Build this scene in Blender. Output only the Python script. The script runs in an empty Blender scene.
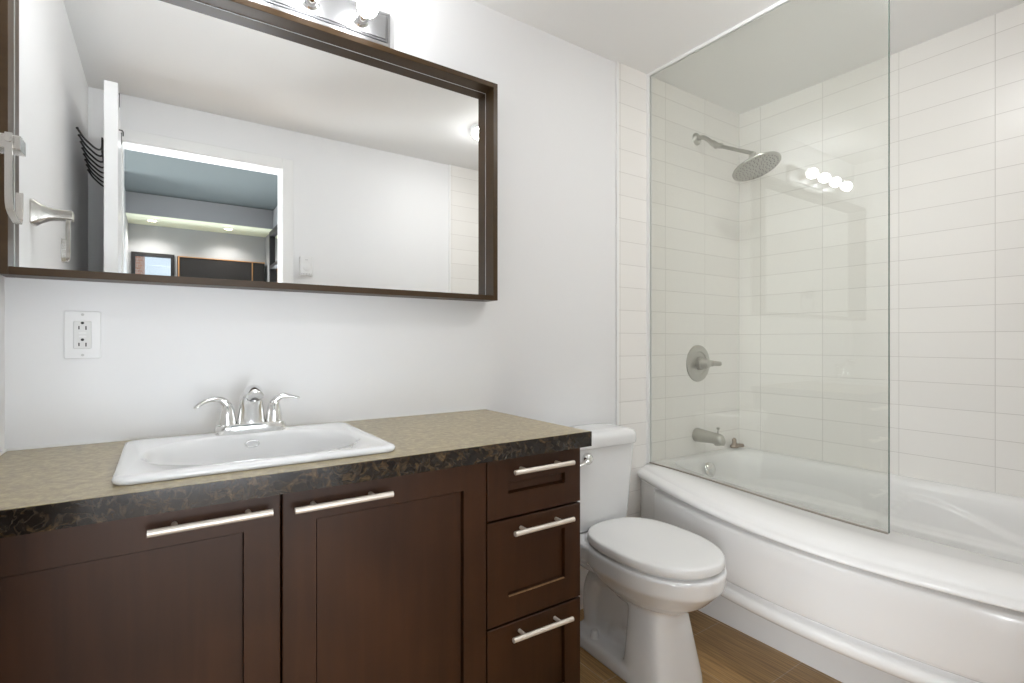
import bpy, bmesh, math, random
from mathutils import Vector, Matrix
PI = math.pi
S = bpy.context.scene
COL = S.collection

# ------------------------------------------------------------------ camera, world, exposure
H = 1.117
cd = bpy.data.cameras.new('camera'); cam = bpy.data.objects.new('camera', cd); COL.objects.link(cam)
cd.lens = 18.0; cd.sensor_width = 36.0; cd.clip_start = 0.01; cd.clip_end = 200
cam.location = (0, -1.6, H)
cam.rotation_euler = (PI/2, 0, -math.radians(34.36))
S.camera = cam

w = bpy.data.worlds.new('world'); S.world = w; w.use_nodes = True
bg = w.node_tree.nodes['Background']
bg.inputs[0].default_value = (0.72, 0.86, 1.0, 1); bg.inputs[1].default_value = 0.6

S.view_settings.view_transform = 'Standard'
S.view_settings.look = 'None'
S.view_settings.gamma = 1.0
S.view_settings.use_curve_mapping = False
S.view_settings.exposure = 0.86
BULB = 36.0            # radiance of the four vanity bulbs
S.cycles.use_denoising = True
S.cycles.max_bounces = 14
S.cycles.diffuse_bounces = 8
S.cycles.glossy_bounces = 8
S.cycles.transparent_max_bounces = 16
S.cycles.sample_clamp_indirect = 8.0
S.cycles.blur_glossy = 0.3

def area(name, loc, rot, sx, sy, power, color):
    l = bpy.data.lights.new(name, 'AREA'); l.shape = 'RECTANGLE'; l.size = sx; l.size_y = sy
    l.energy = power; l.color = color
    o = bpy.data.objects.new(name, l); o.location = loc; o.rotation_euler = rot; COL.objects.link(o)
    return o
# added daylight-coloured fill before the wardrobe, far behind the doorway, shining towards the bathroom
area('bedroom_added_fill', (0.30, -3.93, 0.86), (PI/2, 0, 0), 0.95, 1.45, 30, (0.88, 0.94, 1.0))
# daylight of an assumed side window in the bedroom, slanting in through the doorway onto the tub apron and floor
area('bedroom_assumed_window', (-1.88, -2.75, 0.95), (0, -PI/2, 0), 1.6, 1.3, 98, (0.94, 0.975, 1.0))

# ------------------------------------------------------------------ materials
def new_mat(name):
    m = bpy.data.materials.new(name); m.use_nodes = True
    nt = m.node_tree
    return m, nt, nt.nodes['Principled BSDF']
def N(nt, typ, **kw):
    n = nt.nodes.new(typ)
    for k, v in kw.items(): setattr(n, k, v)
    return n
def plain(name, col, rough=0.5, metal=0.0, coat=0.0, spec=0.5, bump=0.0, bscale=60, var=0.0):
    m, nt, b = new_mat(name)
    b.inputs['Base Color'].default_value = (*col, 1)
    b.inputs['Roughness'].default_value = rough
    b.inputs['Metallic'].default_value = metal
    b.inputs['Coat Weight'].default_value = coat
    b.inputs['Coat Roughness'].default_value = 0.06
    b.inputs['Specular IOR Level'].default_value = spec
    tc = N(nt, 'ShaderNodeTexCoord')
    ns = N(nt, 'ShaderNodeTexNoise'); ns.inputs['Scale'].default_value = bscale; ns.inputs['Detail'].default_value = 4
    nt.links.new(tc.outputs['Object'], ns.inputs['Vector'])
    if bump:
        bp = N(nt, 'ShaderNodeBump'); bp.inputs['Strength'].default_value = bump; bp.inputs['Distance'].default_value = 0.002
        nt.links.new(ns.outputs['Fac'], bp.inputs['Height']); nt.links.new(bp.outputs['Normal'], b.inputs['Normal'])
    if var:
        mx = N(nt, 'ShaderNodeMix', data_type='RGBA')
        mx.inputs['A'].default_value = (*[c*(1-var) for c in col], 1); mx.inputs['B'].default_value = (*[min(1, c*(1+var)) for c in col], 1)
        nt.links.new(ns.outputs['Fac'], mx.inputs['Factor']); nt.links.new(mx.outputs['Result'], b.inputs['Base Color'])
    return m

def tile_mat(name, axis, u0):
    """white 12 x 4 inch stacked tile; axis = world axis that runs along the wall"""
    m, nt, b = new_mat(name)
    geo = N(nt, 'ShaderNodeNewGeometry'); sep = N(nt, 'ShaderNodeSeparateXYZ'); com = N(nt, 'ShaderNodeCombineXYZ')
    nt.links.new(geo.outputs['Position'], sep.inputs[0])
    au = N(nt, 'ShaderNodeMath', operation='ADD'); au.inputs[1].default_value = -u0
    av = N(nt, 'ShaderNodeMath', operation='ADD'); av.inputs[1].default_value = -0.647 + 0.1014*20
    nt.links.new(sep.outputs[axis], au.inputs[0]); nt.links.new(sep.outputs['Z'], av.inputs[0])
    nt.links.new(au.outputs[0], com.inputs['X']); nt.links.new(av.outputs[0], com.inputs['Y'])
    br = N(nt, 'ShaderNodeTexBrick'); br.offset = 0.0; br.squash = 1.0
    br.inputs['Scale'].default_value = 1.0; br.inputs['Mortar Size'].default_value = 0.0013
    br.inputs['Mortar Smooth'].default_value = 0.25
    br.inputs['Brick Width'].default_value = 0.3035; br.inputs['Row Height'].default_value = 0.1014
    br.inputs['Color1'].default_value = (0.79, 0.77, 0.74, 1); br.inputs['Color2'].default_value = (0.82, 0.80, 0.77, 1)
    br.inputs['Mortar'].default_value = (0.61, 0.585, 0.555, 1)
    nt.links.new(com.outputs[0], br.inputs['Vector'])
    nt.links.new(br.outputs['Color'], b.inputs['Base Color'])
    b.inputs['Roughness'].default_value = 0.32
    ns = N(nt, 'ShaderNodeTexNoise'); ns.inputs['Scale'].default_value = 7; ns.inputs['Detail'].default_value = 1
    nt.links.new(geo.outputs['Position'], ns.inputs['Vector'])
    iv = N(nt, 'ShaderNodeMath', operation='MULTIPLY_ADD'); iv.inputs[1].default_value = -1.0; iv.inputs[2].default_value = 1.0
    nt.links.new(br.outputs['Fac'], iv.inputs[0])
    ad = N(nt, 'ShaderNodeMath', operation='MULTIPLY_ADD'); ad.inputs[1].default_value = 0.35
    nt.links.new(ns.outputs['Fac'], ad.inputs[0]); nt.links.new(iv.outputs[0], ad.inputs[2])
    bp = N(nt, 'ShaderNodeBump'); bp.inputs['Strength'].default_value = 0.5; bp.inputs['Distance'].default_value = 0.0015
    nt.links.new(ad.outputs[0], bp.inputs['Height']); nt.links.new(bp.outputs['Normal'], b.inputs['Normal'])
    return m

def floor_mat():
    m, nt, b = new_mat('wood_look_floor_tile')
    geo = N(nt, 'ShaderNodeNewGeometry'); mp = N(nt, 'ShaderNodeMapping')
    mp.inputs['Location'].default_value = (-1.515 + 6.26, 0.384 + 6.26, 0)
    nt.links.new(geo.outputs['Position'], mp.inputs['Vector'])
    br = N(nt, 'ShaderNodeTexBrick'); br.offset = 0.0
    br.inputs['Scale'].default_value = 1.0; br.inputs['Mortar Size'].default_value = 0.0016
    br.inputs['Brick Width'].default_value = 0.313; br.inputs['Row Height'].default_value = 0.313
    br.inputs['Color1'].default_value = (0.44, 0.275, 0.115, 1); br.inputs['Color2'].default_value = (0.53, 0.335, 0.145, 1)
    br.inputs['Mortar'].default_value = (0.58, 0.44, 0.30, 1)
    nt.links.new(mp.outputs[0], br.inputs['Vector'])
    m2 = N(nt, 'ShaderNodeMapping'); m2.inputs['Scale'].default_value = (190, 5.0, 1)
    nt.links.new(geo.outputs['Position'], m2.inputs['Vector'])
    ns = N(nt, 'ShaderNodeTexNoise'); ns.inputs['Scale'].default_value = 1.0; ns.inputs['Detail'].default_value = 4; ns.inputs['Distortion'].default_value = 0.4
    nt.links.new(m2.outputs[0], ns.inputs['Vector'])
    rp = N(nt, 'ShaderNodeValToRGB'); rp.color_ramp.elements[0].position = 0.3; rp.color_ramp.elements[0].color = (0.55, 0.52, 0.5, 1)
    rp.color_ramp.elements[1].position = 0.7; rp.color_ramp.elements[1].color = (1.2, 1.18, 1.14, 1)
    nt.links.new(ns.outputs['Fac'], rp.inputs[0])
    mx = N(nt, 'ShaderNodeMix', data_type='RGBA', blend_type='MULTIPLY'); mx.inputs['Factor'].default_value = 1
    nt.links.new(br.outputs['Color'], mx.inputs['A']); nt.links.new(rp.outputs['Color'], mx.inputs['B'])
    nt.links.new(mx.outputs['Result'], b.inputs['Base Color'])
    b.inputs['Roughness'].default_value = 0.42
    bp = N(nt, 'ShaderNodeBump'); bp.inputs['Strength'].default_value = 0.25; bp.inputs['Distance'].default_value = 0.001
    nt.links.new(ns.outputs['Fac'], bp.inputs['Height']); nt.links.new(bp.outputs['Normal'], b.inputs['Normal'])
    return m

def wood_mat(name, c0, c1, rough=0.34, horizontal=False):
    m, nt, b = new_mat(name)
    geo = N(nt, 'ShaderNodeNewGeometry'); mp = N(nt, 'ShaderNodeMapping')
    mp.inputs['Scale'].default_value = (3, 30, 60) if horizontal else (38, 38, 2.2)
    nt.links.new(geo.outputs['Position'], mp.inputs['Vector'])
    ns = N(nt, 'ShaderNodeTexNoise'); ns.inputs['Scale'].default_value = 1.0; ns.inputs['Detail'].default_value = 6; ns.inputs['Distortion'].default_value = 0.7
    nt.links.new(mp.outputs[0], ns.inputs['Vector'])
    n2 = N(nt, 'ShaderNodeTexNoise'); n2.inputs['Scale'].default_value = 4.0; n2.inputs['Detail'].default_value = 2
    nt.links.new(geo.outputs['Position'], n2.inputs['Vector'])
    ad = N(nt, 'ShaderNodeMath', operation='MULTIPLY_ADD'); ad.inputs[1].default_value = 0.7
    ad.use_clamp = True
    hb = N(nt, 'ShaderNodeMath', operation='MULTIPLY_ADD'); hb.inputs[1].default_value = 1.2; hb.inputs[2].default_value = -0.45
    nt.links.new(n2.outputs['Fac'], hb.inputs[0])
    nt.links.new(ns.outputs['Fac'], ad.inputs[0]); nt.links.new(hb.outputs[0], ad.inputs[2])
    mx = N(nt, 'ShaderNodeMix', data_type='RGBA')
    mx.inputs['A'].default_value = (*c0, 1); mx.inputs['B'].default_value = (*c1, 1)
    nt.links.new(ad.outputs[0], mx.inputs['Factor']); nt.links.new(mx.outputs['Result'], b.inputs['Base Color'])
    b.inputs['Roughness'].default_value = rough
    b.inputs['Specular IOR Level'].default_value = 0.28
    return m

def granite_mat(name, stops, vein, rough, coat, sc=34, dist=1.2, vw=0.28):
    m, nt, b = new_mat(name)
    geo = N(nt, 'ShaderNodeNewGeometry')
    n1 = N(nt, 'ShaderNodeTexNoise'); n1.inputs['Scale'].default_value = sc; n1.inputs['Detail'].default_value = 8; n1.inputs['Roughness'].default_value = 0.7; n1.inputs['Distortion'].default_value = dist
    n2 = N(nt, 'ShaderNodeTexVoronoi'); n2.inputs['Scale'].default_value = 55
    n3 = N(nt, 'ShaderNodeTexNoise'); n3.inputs['Scale'].default_value = 16; n3.inputs['Detail'].default_value = 5; n3.inputs['Distortion'].default_value = 2.2
    for n in (n1, n2, n3): nt.links.new(geo.outputs['Position'], n.inputs['Vector'])
    rp = N(nt, 'ShaderNodeValToRGB'); e = rp.color_ramp.elements
    e[0].position, e[1].position = stops[0][0], stops[-1][0]
    e[0].color, e[1].color = (*stops[0][1], 1), (*stops[-1][1], 1)
    for p, c in stops[1:-1]:
        x = e.new(p); x.color = (*c, 1)
    nt.links.new(n1.outputs['Fac'], rp.inputs[0])
    r3 = N(nt, 'ShaderNodeValToRGB'); f = r3.color_ramp.elements
    f[0].position = 0.475; f[0].color = (0, 0, 0, 1); f[1].position = 0.5; f[1].color = (1, 1, 1, 1); g = f.new(0.525); g.color = (0, 0, 0, 1)
    nt.links.new(n3.outputs['Fac'], r3.inputs[0])
    ml = N(nt, 'ShaderNodeMath', operation='MULTIPLY'); ml.inputs[1].default_value = vw
    nt.links.new(r3.outputs['Color'], ml.inputs[0])
    mx = N(nt, 'ShaderNodeMix', data_type='RGBA'); mx.inputs['B'].default_value = (*vein, 1)
    nt.links.new(ml.outputs[0], mx.inputs['Factor']); nt.links.new(rp.outputs['Color'], mx.inputs['A'])
    nt.links.new(mx.outputs['Result'], b.inputs['Base Color'])
    b.inputs['Roughness'].default_value = rough
    b.inputs['Specular IOR Level'].default_value = 0.5
    b.inputs['Coat Weight'].default_value = coat; b.inputs['Coat Roughness'].default_value = 0.2
    return m

def glass_mat(name, tint):
    m = bpy.data.materials.new(name); m.use_nodes = True; nt = m.node_tree; nt.nodes.clear()
    out = N(nt, 'ShaderNodeOutputMaterial'); tr = N(nt, 'ShaderNodeBsdfTransparent'); gl = N(nt, 'ShaderNodeBsdfGlossy')
    tr.inputs[0].default_value = (*tint, 1); gl.inputs['Roughness'].default_value = 0.0; gl.inputs[0].default_value = (1, 1, 1, 1)
    geo = N(nt, 'ShaderNodeNewGeometry'); fr = N(nt, 'ShaderNodeFresnel')
    mm = N(nt, 'ShaderNodeMix', data_type='FLOAT'); mm.inputs['A'].default_value = 1.52; mm.inputs['B'].default_value = 1/1.52
    nt.links.new(geo.outputs['Backfacing'], mm.inputs['Factor']); nt.links.new(mm.outputs['Result'], fr.inputs['IOR'])
    mx = N(nt, 'ShaderNodeMixShader')
    nt.links.new(fr.outputs[0], mx.inputs[0]); nt.links.new(tr.outputs[0], mx.inputs[1]); nt.links.new(gl.outputs[0], mx.inputs[2])
    nt.links.new(mx.outputs[0], out.inputs[0])
    return m

def emit(name, col, strength):
    m = bpy.data.materials.new(name); m.use_nodes = True; nt = m.node_tree; nt.nodes.clear()
    out = N(nt, 'ShaderNodeOutputMaterial'); em = N(nt, 'ShaderNodeEmission')
    em.inputs[0].default_value = (*col, 1); em.inputs[1].default_value = strength
    nt.links.new(em.outputs[0], out.inputs[0])
    return m

def brick_building_mat():
    m, nt, b = new_mat('orange_brick')
    geo = N(nt, 'ShaderNodeNewGeometry'); sep = N(nt, 'ShaderNodeSeparateXYZ'); com = N(nt, 'ShaderNodeCombineXYZ')
    nt.links.new(geo.outputs['Position'], sep.inputs[0]); nt.links.new(sep.outputs['X'], com.inputs['X']); nt.links.new(sep.outputs['Z'], com.inputs['Y'])
    br = N(nt, 'ShaderNodeTexBrick'); br.inputs['Scale'].default_value = 1.0
    br.inputs['Brick Width'].default_value = 0.5; br.inputs['Row Height'].default_value = 0.2; br.inputs['Mortar Size'].default_value = 0.02
    br.inputs['Color1'].default_value = (0.42, 0.15, 0.06, 1); br.inputs['Color2'].default_value = (0.33, 0.11, 0.045, 1); br.inputs['Mortar'].default_value = (0.4, 0.25, 0.17, 1)
    nt.links.new(com.outputs[0], br.inputs['Vector']); nt.links.new(br.outputs['Color'], b.inputs['Base Color'])
    b.inputs['Roughness'].default_value = 0.85
    return m

M = {
 'wall': plain('white_wall_paint', (0.80, 0.80, 0.805), 0.55, bump=0.04, bscale=180),
 'ceil': plain('white_ceiling_paint', (0.85, 0.85, 0.845), 0.75, bump=0.05, bscale=160),
 'trim': plain('white_semi_gloss_trim', (0.84, 0.84, 0.835), 0.3),
 'caulk': plain('white_caulk', (0.82, 0.82, 0.80), 0.35),
 'porcelain': plain('white_porcelain', (0.80, 0.805, 0.81), 0.12, coat=0.6),
 'acrylic': plain('white_tub_acrylic', (0.82, 0.815, 0.81), 0.20, coat=0.25),
 'plastic': plain('white_toilet_seat_plastic', (0.80, 0.80, 0.795), 0.22),
 'whiteplate': plain('white_cover_plate', (0.80, 0.80, 0.80), 0.3),
 'slot': plain('dark_outlet_slot', (0.015, 0.014, 0.013), 0.5),
 'chrome': plain('polished_chrome', (0.82, 0.82, 0.81), 0.12, metal=1.0),
 'nickel': plain('brushed_nickel', (0.66, 0.63, 0.59), 0.27, metal=1.0, bump=0.03, bscale=300),
 'darknickel': plain('shower_brushed_nickel', (0.50, 0.49, 0.455), 0.33, metal=1.0),
 'satin': plain('satin_pull_nickel', (0.86, 0.79, 0.71), 0.42, metal=0.55),
 'plate': plain('satin_light_bar', (0.36, 0.36, 0.365), 0.34, metal=1.0),
 'espresso': wood_mat('espresso_stained_wood', (0.019, 0.0066, 0.0022), (0.062, 0.0225, 0.0073), 0.42),
 'toekick': plain('dark_toe_kick', (0.010, 0.007, 0.005), 0.6),  # near-black colour of the board at the cabinet foot
 'frame': wood_mat('walnut_frame_veneer', (0.040, 0.021, 0.0075), (0.070, 0.039, 0.015), 0.38, horizontal=True),
 'granite': granite_mat('brown_granite_laminate', ((0.30, (0.19, 0.135, 0.055)), (0.46, (0.26, 0.195, 0.085)), (0.56, (0.34, 0.265, 0.12)), (0.78, (0.50, 0.40, 0.21))), (0.50, 0.41, 0.24), 0.30, 0.35, 60, 0.5, 0.15),
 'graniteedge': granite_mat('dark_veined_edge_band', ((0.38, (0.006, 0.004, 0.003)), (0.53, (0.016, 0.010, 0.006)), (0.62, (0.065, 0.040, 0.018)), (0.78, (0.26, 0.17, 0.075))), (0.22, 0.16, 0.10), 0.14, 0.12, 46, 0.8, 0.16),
 'floor': floor_mat(),
 'tile_back': tile_mat('white_wall_tile_back', 'X', 1.968 - 0.3035*20),
 'tile_right': tile_mat('white_wall_tile_right', 'Y', -0.128 - 0.3035*20),
 'glass': glass_mat('shower_glass_clear', (0.962, 0.970, 0.955)),
 'winglass': glass_mat('window_glass_clear', (0.97, 0.98, 0.98)),
 'gedge': plain('glass_polished_edge', (0.10, 0.14, 0.12), 0.15),
 'silver': plain('mirror_silvering', (0.90, 0.905, 0.90), 0.0, metal=1.0),
 'silveredge': plain('mirror_ground_edge', (0.75, 0.77, 0.77), 0.25, metal=0.3),
 'bulb': emit('lit_bulb_glass', (0.965, 0.985, 1.0), BULB),
 'downlight': emit('lit_downlight', (1.0, 0.84, 0.6), 14),
 'black': plain('black_lacquer', (0.008, 0.007, 0.007), 0.5),
 'wire': plain('black_coated_wire', (0.012, 0.012, 0.012), 0.4),
 'brass': plain('orange_wood_edge', (0.42, 0.22, 0.09), 0.4),
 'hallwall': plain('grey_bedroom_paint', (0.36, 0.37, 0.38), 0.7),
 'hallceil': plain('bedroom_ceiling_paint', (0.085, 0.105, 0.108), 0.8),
 'soffit': plain('soffit_green_bounce_light', (0.82, 0.88, 0.68), 0.7),  # pale green tint stands in for daylight bounced up from below
 'hallfloor': plain('bedroom_floor_wood', (0.30, 0.2, 0.12), 0.5, var=0.2, bscale=8),
 'brick': brick_building_mat(),
 'darkwin': plain('dark_window_glass', (0.03, 0.04, 0.05), 0.15),
 'rust': plain('tarnished_metal', (0.33, 0.27, 0.22), 0.4, metal=0.7),
 'rubber': plain('grey_gasket', (0.26, 0.23, 0.20), 0.3),
 'wornhighlight': plain('scuffed_wood_highlight', (0.22, 0.125, 0.06), 0.6, var=0.5, bscale=120),  # scuffed wood, lightened further for the highlight on the ledge
 'logo': plain('grey_print', (0.45, 0.45, 0.45), 0.4),
}

# ------------------------------------------------------------------ mesh helpers
def origin(o):
    p = Vector((0, 0, 0))
    while o: p += Vector(o.location); o = o.parent
    return p
def obj(name, bm, m, parent=None, smooth=None, bevel=0, seg=3, loc=None, props=None):
    """link bm (world coordinates) as ONE mesh object; smooth = auto-smooth angle in degrees"""
    o = bpy.data.objects.new(name, bpy.data.meshes.new(name))
    off = Vector(loc) if loc else Vector((0, 0, 0))
    if parent:
        o.parent = parent; off = origin(parent)
    elif loc: o.location = off
    bmesh.ops.translate(bm, verts=bm.verts, vec=-off)
    bmesh.ops.recalc_face_normals(bm, faces=bm.faces)
    bm.to_mesh(o.data); bm.free()
    o.data.materials.append(M[m] if isinstance(m, str) else m)
    COL.objects.link(o)
    if smooth is not None:
        for p in o.data.polygons: p.use_smooth = True
        if smooth < 180: o.data.set_sharp_from_angle(angle=math.radians(smooth))
    if bevel:
        b = o.modifiers.new('bevel', 'BEVEL'); b.width = bevel; b.segments = seg; b.limit_method = 'ANGLE'; b.angle_limit = math.radians(40); b.harden_normals = True
        for p in o.data.polygons: p.use_smooth = True
        if smooth is None: o.data.set_sharp_from_angle(angle=math.radians(30))
    for k, v in (props or {}).items(): o[k] = v
    return o
def thing(name, label, cat, loc=(0, 0, 0), group=None):
    o = bpy.data.objects.new(name, None); COL.objects.link(o); o.location = loc
    o.empty_display_size = 0.05
    o['label'] = label; o['category'] = cat
    if group: o['group'] = group
    return o
def tag(o, label, cat, group=None):
    o['label'] = label; o['category'] = cat
    if group: o['group'] = group
    return o
def struct(name, bm, m, label=None, **kw):
    o = obj(name, bm, m, **kw); o['kind'] = 'structure'
    if label: o['label'] = label
    return o
def B(): return bmesh.new()
def bx(bm, x0, x1, y0, y1, z0, z1):
    v = [bm.verts.new((x, y, z)) for x in (x0, x1) for y in (y0, y1) for z in (z0, z1)]
    for f in ((0,1,3,2), (4,6,7,5), (0,4,5,1), (2,3,7,6), (0,2,6,4), (1,5,7,3)): bm.faces.new([v[i] for i in f])
    return bm
def box(*a): return bx(B(), *a)
def loft(bm, loops, cap0=True, cap1=True, closed=True):
    rows = [[bm.verts.new(p) for p in L] for L in loops]
    n = len(rows[0])
    for a, b in zip(rows, rows[1:]):
        for i in range(n if closed else n-1):
            j = (i+1) % n
            bm.faces.new((a[i], a[j], b[j], b[i]))
    if cap0: bm.faces.new(rows[0][::-1])
    if cap1: bm.faces.new(rows[-1])
    return bm
def frames(pts):
    pts = [Vector(p) for p in pts]; T = []
    for i in range(len(pts)):
        a = pts[max(i-1, 0)]; b = pts[min(i+1, len(pts)-1)]; T.append((b-a).normalized())
    up = Vector((0, 0, 1)) if abs(T[0].z) < 0.9 else Vector((1, 0, 0))
    n = (up - T[0]*up.dot(T[0])).normalized(); out = []
    for t in T:
        n = (n - t*n.dot(t)).normalized(); out.append((n, t.cross(n)))
    return pts, out
def tube(bm, pts, r, seg=16, flat=1.0):
    pts, fr = frames(pts)
    rs = r if isinstance(r, (list, tuple)) else [r]*len(pts)
    loops = []
    for p, (n, b), rr in zip(pts, fr, rs):
        ra, rb = rr if isinstance(rr, tuple) else (rr, rr*flat)
        loops.append([p + n*ra*math.cos(2*PI*k/seg) + b*rb*math.sin(2*PI*k/seg) for k in range(seg)])
    return loft(bm, loops)
def spline(pts, n=8):
    """Catmull-Rom through pts"""
    P = [Vector(p) for p in pts]; P = [P[0]*2-P[1]] + P + [P[-1]*2-P[-2]]; out = []
    for i in range(1, len(P)-2):
        for k in range(n):
            t = k/n
            out.append(0.5*((2*P[i]) + (P[i+1]-P[i-1])*t + (2*P[i-1]-5*P[i]+4*P[i+1]-P[i+2])*t*t + (3*P[i]-P[i-1]-3*P[i+1]+P[i+2])*t**3))
    out.append(P[-2]); return out
def lathe(bm, prof, o=(0,0,0), axis=(0,0,1), seg=32):
    """prof = [(r, h)]; revolved about axis through o"""
    q = Vector((0,0,1)).rotation_difference(Vector(axis).normalized()); o = Vector(o)
    loops = [[o + q @ Vector((max(r,1e-5)*math.cos(2*PI*k/seg), max(r,1e-5)*math.sin(2*PI*k/seg), h)) for k in range(seg)] for r, h in prof]
    return loft(bm, loops)
def sphere(bm, c, r, seg=24, sc=(1,1,1)):
    n = seg//2; pr = []
    for i in range(n+1):
        a = -PI/2 + PI*i/n; pr.append((r*math.cos(a), r*math.sin(a)))
    L = [[Vector(c)+Vector((max(R,1e-5)*math.cos(2*PI*k/seg)*sc[0], max(R,1e-5)*math.sin(2*PI*k/seg)*sc[1], h*sc[2])) for k in range(seg)] for R, h in pr]
    return loft(bm, L)
def rrect(cx, cy, hx, hy, r, z, n=8):
    pts = []
    for (sx, sy, a0) in ((1,1,0), (-1,1,PI/2), (-1,-1,PI), (1,-1,3*PI/2)):
        for k in range(n+1):
            a = a0 + PI/2*k/n
            pts.append((cx+sx*(hx-r)+r*math.cos(a), cy+sy*(hy-r)+r*math.sin(a), z))
    return pts
def sup(cx, cy, hx, hy, z, e=2.5, n=64):
    pts = []
    for k in range(n):
        a = 2*PI*k/n; c, s = math.cos(a), math.sin(a)
        pts.append((cx+hx*math.copysign(abs(c)**(2/e), c), cy+hy*math.copysign(abs(s)**(2/e), s), z))
    return pts
def rbox(bm, x0, x1, y0, y1, z0, z1, r, axis='z', n=6):
    cx, cy = (x0+x1)/2, (y0+y1)/2
    return loft(bm, [rrect(cx, cy, (x1-x0)/2, (y1-y0)/2, r, z, n) for z in (z0, z1)])
def slab_hole(bm, X, Y, z0, z1):
    """X, Y = four break values each; the middle cell is open"""
    g = {(i,j,k): bm.verts.new((X[i], Y[j], (z0, z1)[k])) for i in range(4) for j in range(4) for k in range(2)}
    for i in range(3):
        for j in range(3):
            if (i, j) == (1, 1): continue
            for k in range(2): bm.faces.new((g[i,j,k], g[i+1,j,k], g[i+1,j+1,k], g[i,j+1,k]))
    for i in range(3):
        for j in (0, 3): bm.faces.new((g[i,j,0], g[i+1,j,0], g[i+1,j,1], g[i,j,1]))
        for i2 in (0, 3): bm.faces.new((g[i2,i,0], g[i2,i+1,0], g[i2,i+1,1], g[i2,i,1]))
    for j in (1, 2): bm.faces.new((g[1,j,0], g[2,j,0], g[2,j,1], g[1,j,1]))
    for i in (1, 2): bm.faces.new((g[i,1,0], g[i,2,0], g[i,2,1], g[i,1,1]))
    return bm
def shaker(bm, x0, x1, z0, z1, yf, th, st, rail, dep, panel=None):
    """shaker front facing -Y: front plane yf, recessed panel"""
    px0, px1, pz0, pz1 = panel or (x0+st, x1-st, z0+rail, z1-rail)
    c = 0.0015
    def R(a0, a1, b0, b1, y): return [(a0, y, b0), (a1, y, b0), (a1, y, b1), (a0, y, b1)]
    def Q(m, y, mb=None): mb = m if mb is None else mb; return [(px0+m, y, pz0+mb), (px1-m, y, pz0+mb), (px1-m, y, pz1-m), (px0+m, y, pz1-m)]
    loops = [R(x0, x1, z0, z1, yf+th), R(x0, x1, z0, z1, yf+c), R(x0+c, x1-c, z0+c, z1-c, yf), Q(0, yf), Q(0.0006, yf+dep+0.005, 0.004), Q(0.0034, yf+dep+0.005, 0.0045), Q(0.0036, yf+dep, 0.005)]
    return loft(bm, loops)

# ------------------------------------------------------------------ setting
XL, XR, YF, ZC = -0.293, 2.576, -1.631, 2.343
XT = 1.654                      # where the tile starts
struct('floor', box(XL-0.1, XR+0.1, YF-0.115, 0.1, -0.05, 0.0), 'floor')
struct('ceiling', box(XL-0.1, XR+0.1, YF-0.115, 0.1, ZC, ZC+0.06), 'ceil')
struct('wall_back', box(XL-0.1, XR+0.1, 0.0, 0.1, 0, ZC), 'wall')
struct('wall_left', box(XL-0.1, XL, YF, 0.0, 0, ZC), 'wall')
struct('wall_right', box(XR, XR+0.1, YF-0.115, 0.0, 0, ZC), 'tile_right')
struct('wall_shower', box(XT, XR, -0.009, 0.0, 0, ZC), 'tile_back')
struct('wall_foot', box(XT, XR, YF, YF+0.009, 0, ZC), 'tile_back')
struct('trim_1', box(XT-0.010, XT, -0.0105, 0.0, 0, ZC), 'trim')
struct('trim_2', box(XT-0.010, XT, YF, YF+0.0105, 0, ZC), 'trim')
# wall with the doorway the camera stands in
DX0, DX1, DZ = -0.160, 0.568, 2.107
b = B(); bx(b, XL-0.1, DX0-0.018, YF-0.115, YF, 0, ZC); bx(b, DX1+0.018, XR, YF-0.115, YF, 0, ZC); bx(b, DX0-0.018, DX1+0.018, YF-0.115, YF, DZ+0.018, ZC)
struct('wall_front', b, 'wall')
b = B()                                                          # jamb lining
bx(b, DX0-0.018, DX0, YF-0.115, YF, 0, DZ); bx(b, DX1, DX1+0.018, YF-0.115, YF, 0, DZ); bx(b, DX0-0.018, DX1+0.018, YF-0.115, YF, DZ, DZ+0.018)
struct('trim_3', b, 'trim')
b = B()                                                          # flat casing on the bathroom side
bx(b, DX1+0.004, DX1+0.062, YF, YF+0.014, 0, DZ+0.062); bx(b, DX0-0.062, DX0-0.004, YF, YF+0.014, 0, DZ+0.062); bx(b, DX0-0.004, DX1+0.004, YF, YF+0.014, DZ+0.004, DZ+0.062)
struct('trim_4', b, 'trim', bevel=0.003)
b = B(); bx(b, DX1, DX1+0.004, YF, YF+0.006, 0, DZ+0.004); bx(b, DX0, DX1, YF, YF+0.006, DZ, DZ+0.004)
struct('trim_5', b, 'trim')
# open door leaf standing square to the wall
def swing(bm):                                                    # the leaf stands a little past square
    for v in bm.verts: v.co.x -= 0.027*(v.co.y+0.905)/(YF+0.016+0.905)
    return bm
struct('door_1', swing(box(-0.181, -0.138, YF+0.016, -0.905, 0.01, 2.103)), 'trim', bevel=0.002)

# bedroom beyond the doorway (seen in the mirror)
HY0, HY1 = YF-0.115, -4.10
HX0, HX1 = -0.245, 0.86
struct('floor_bedroom', box(-2.1, HX1+0.1, HY1-0.1, HY0, -0.05, 0), 'hallfloor')
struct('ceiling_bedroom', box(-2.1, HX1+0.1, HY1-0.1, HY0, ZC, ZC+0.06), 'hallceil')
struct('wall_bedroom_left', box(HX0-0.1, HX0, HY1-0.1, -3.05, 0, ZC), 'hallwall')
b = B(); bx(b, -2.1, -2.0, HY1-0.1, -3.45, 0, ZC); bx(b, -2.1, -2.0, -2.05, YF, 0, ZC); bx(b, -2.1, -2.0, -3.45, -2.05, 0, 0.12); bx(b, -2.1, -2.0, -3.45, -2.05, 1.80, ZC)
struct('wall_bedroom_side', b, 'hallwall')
struct('wall_bedroom_far', box(-2.1, HX0-0.1, HY1-0.1, HY1, 0, ZC), 'hallwall')
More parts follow.
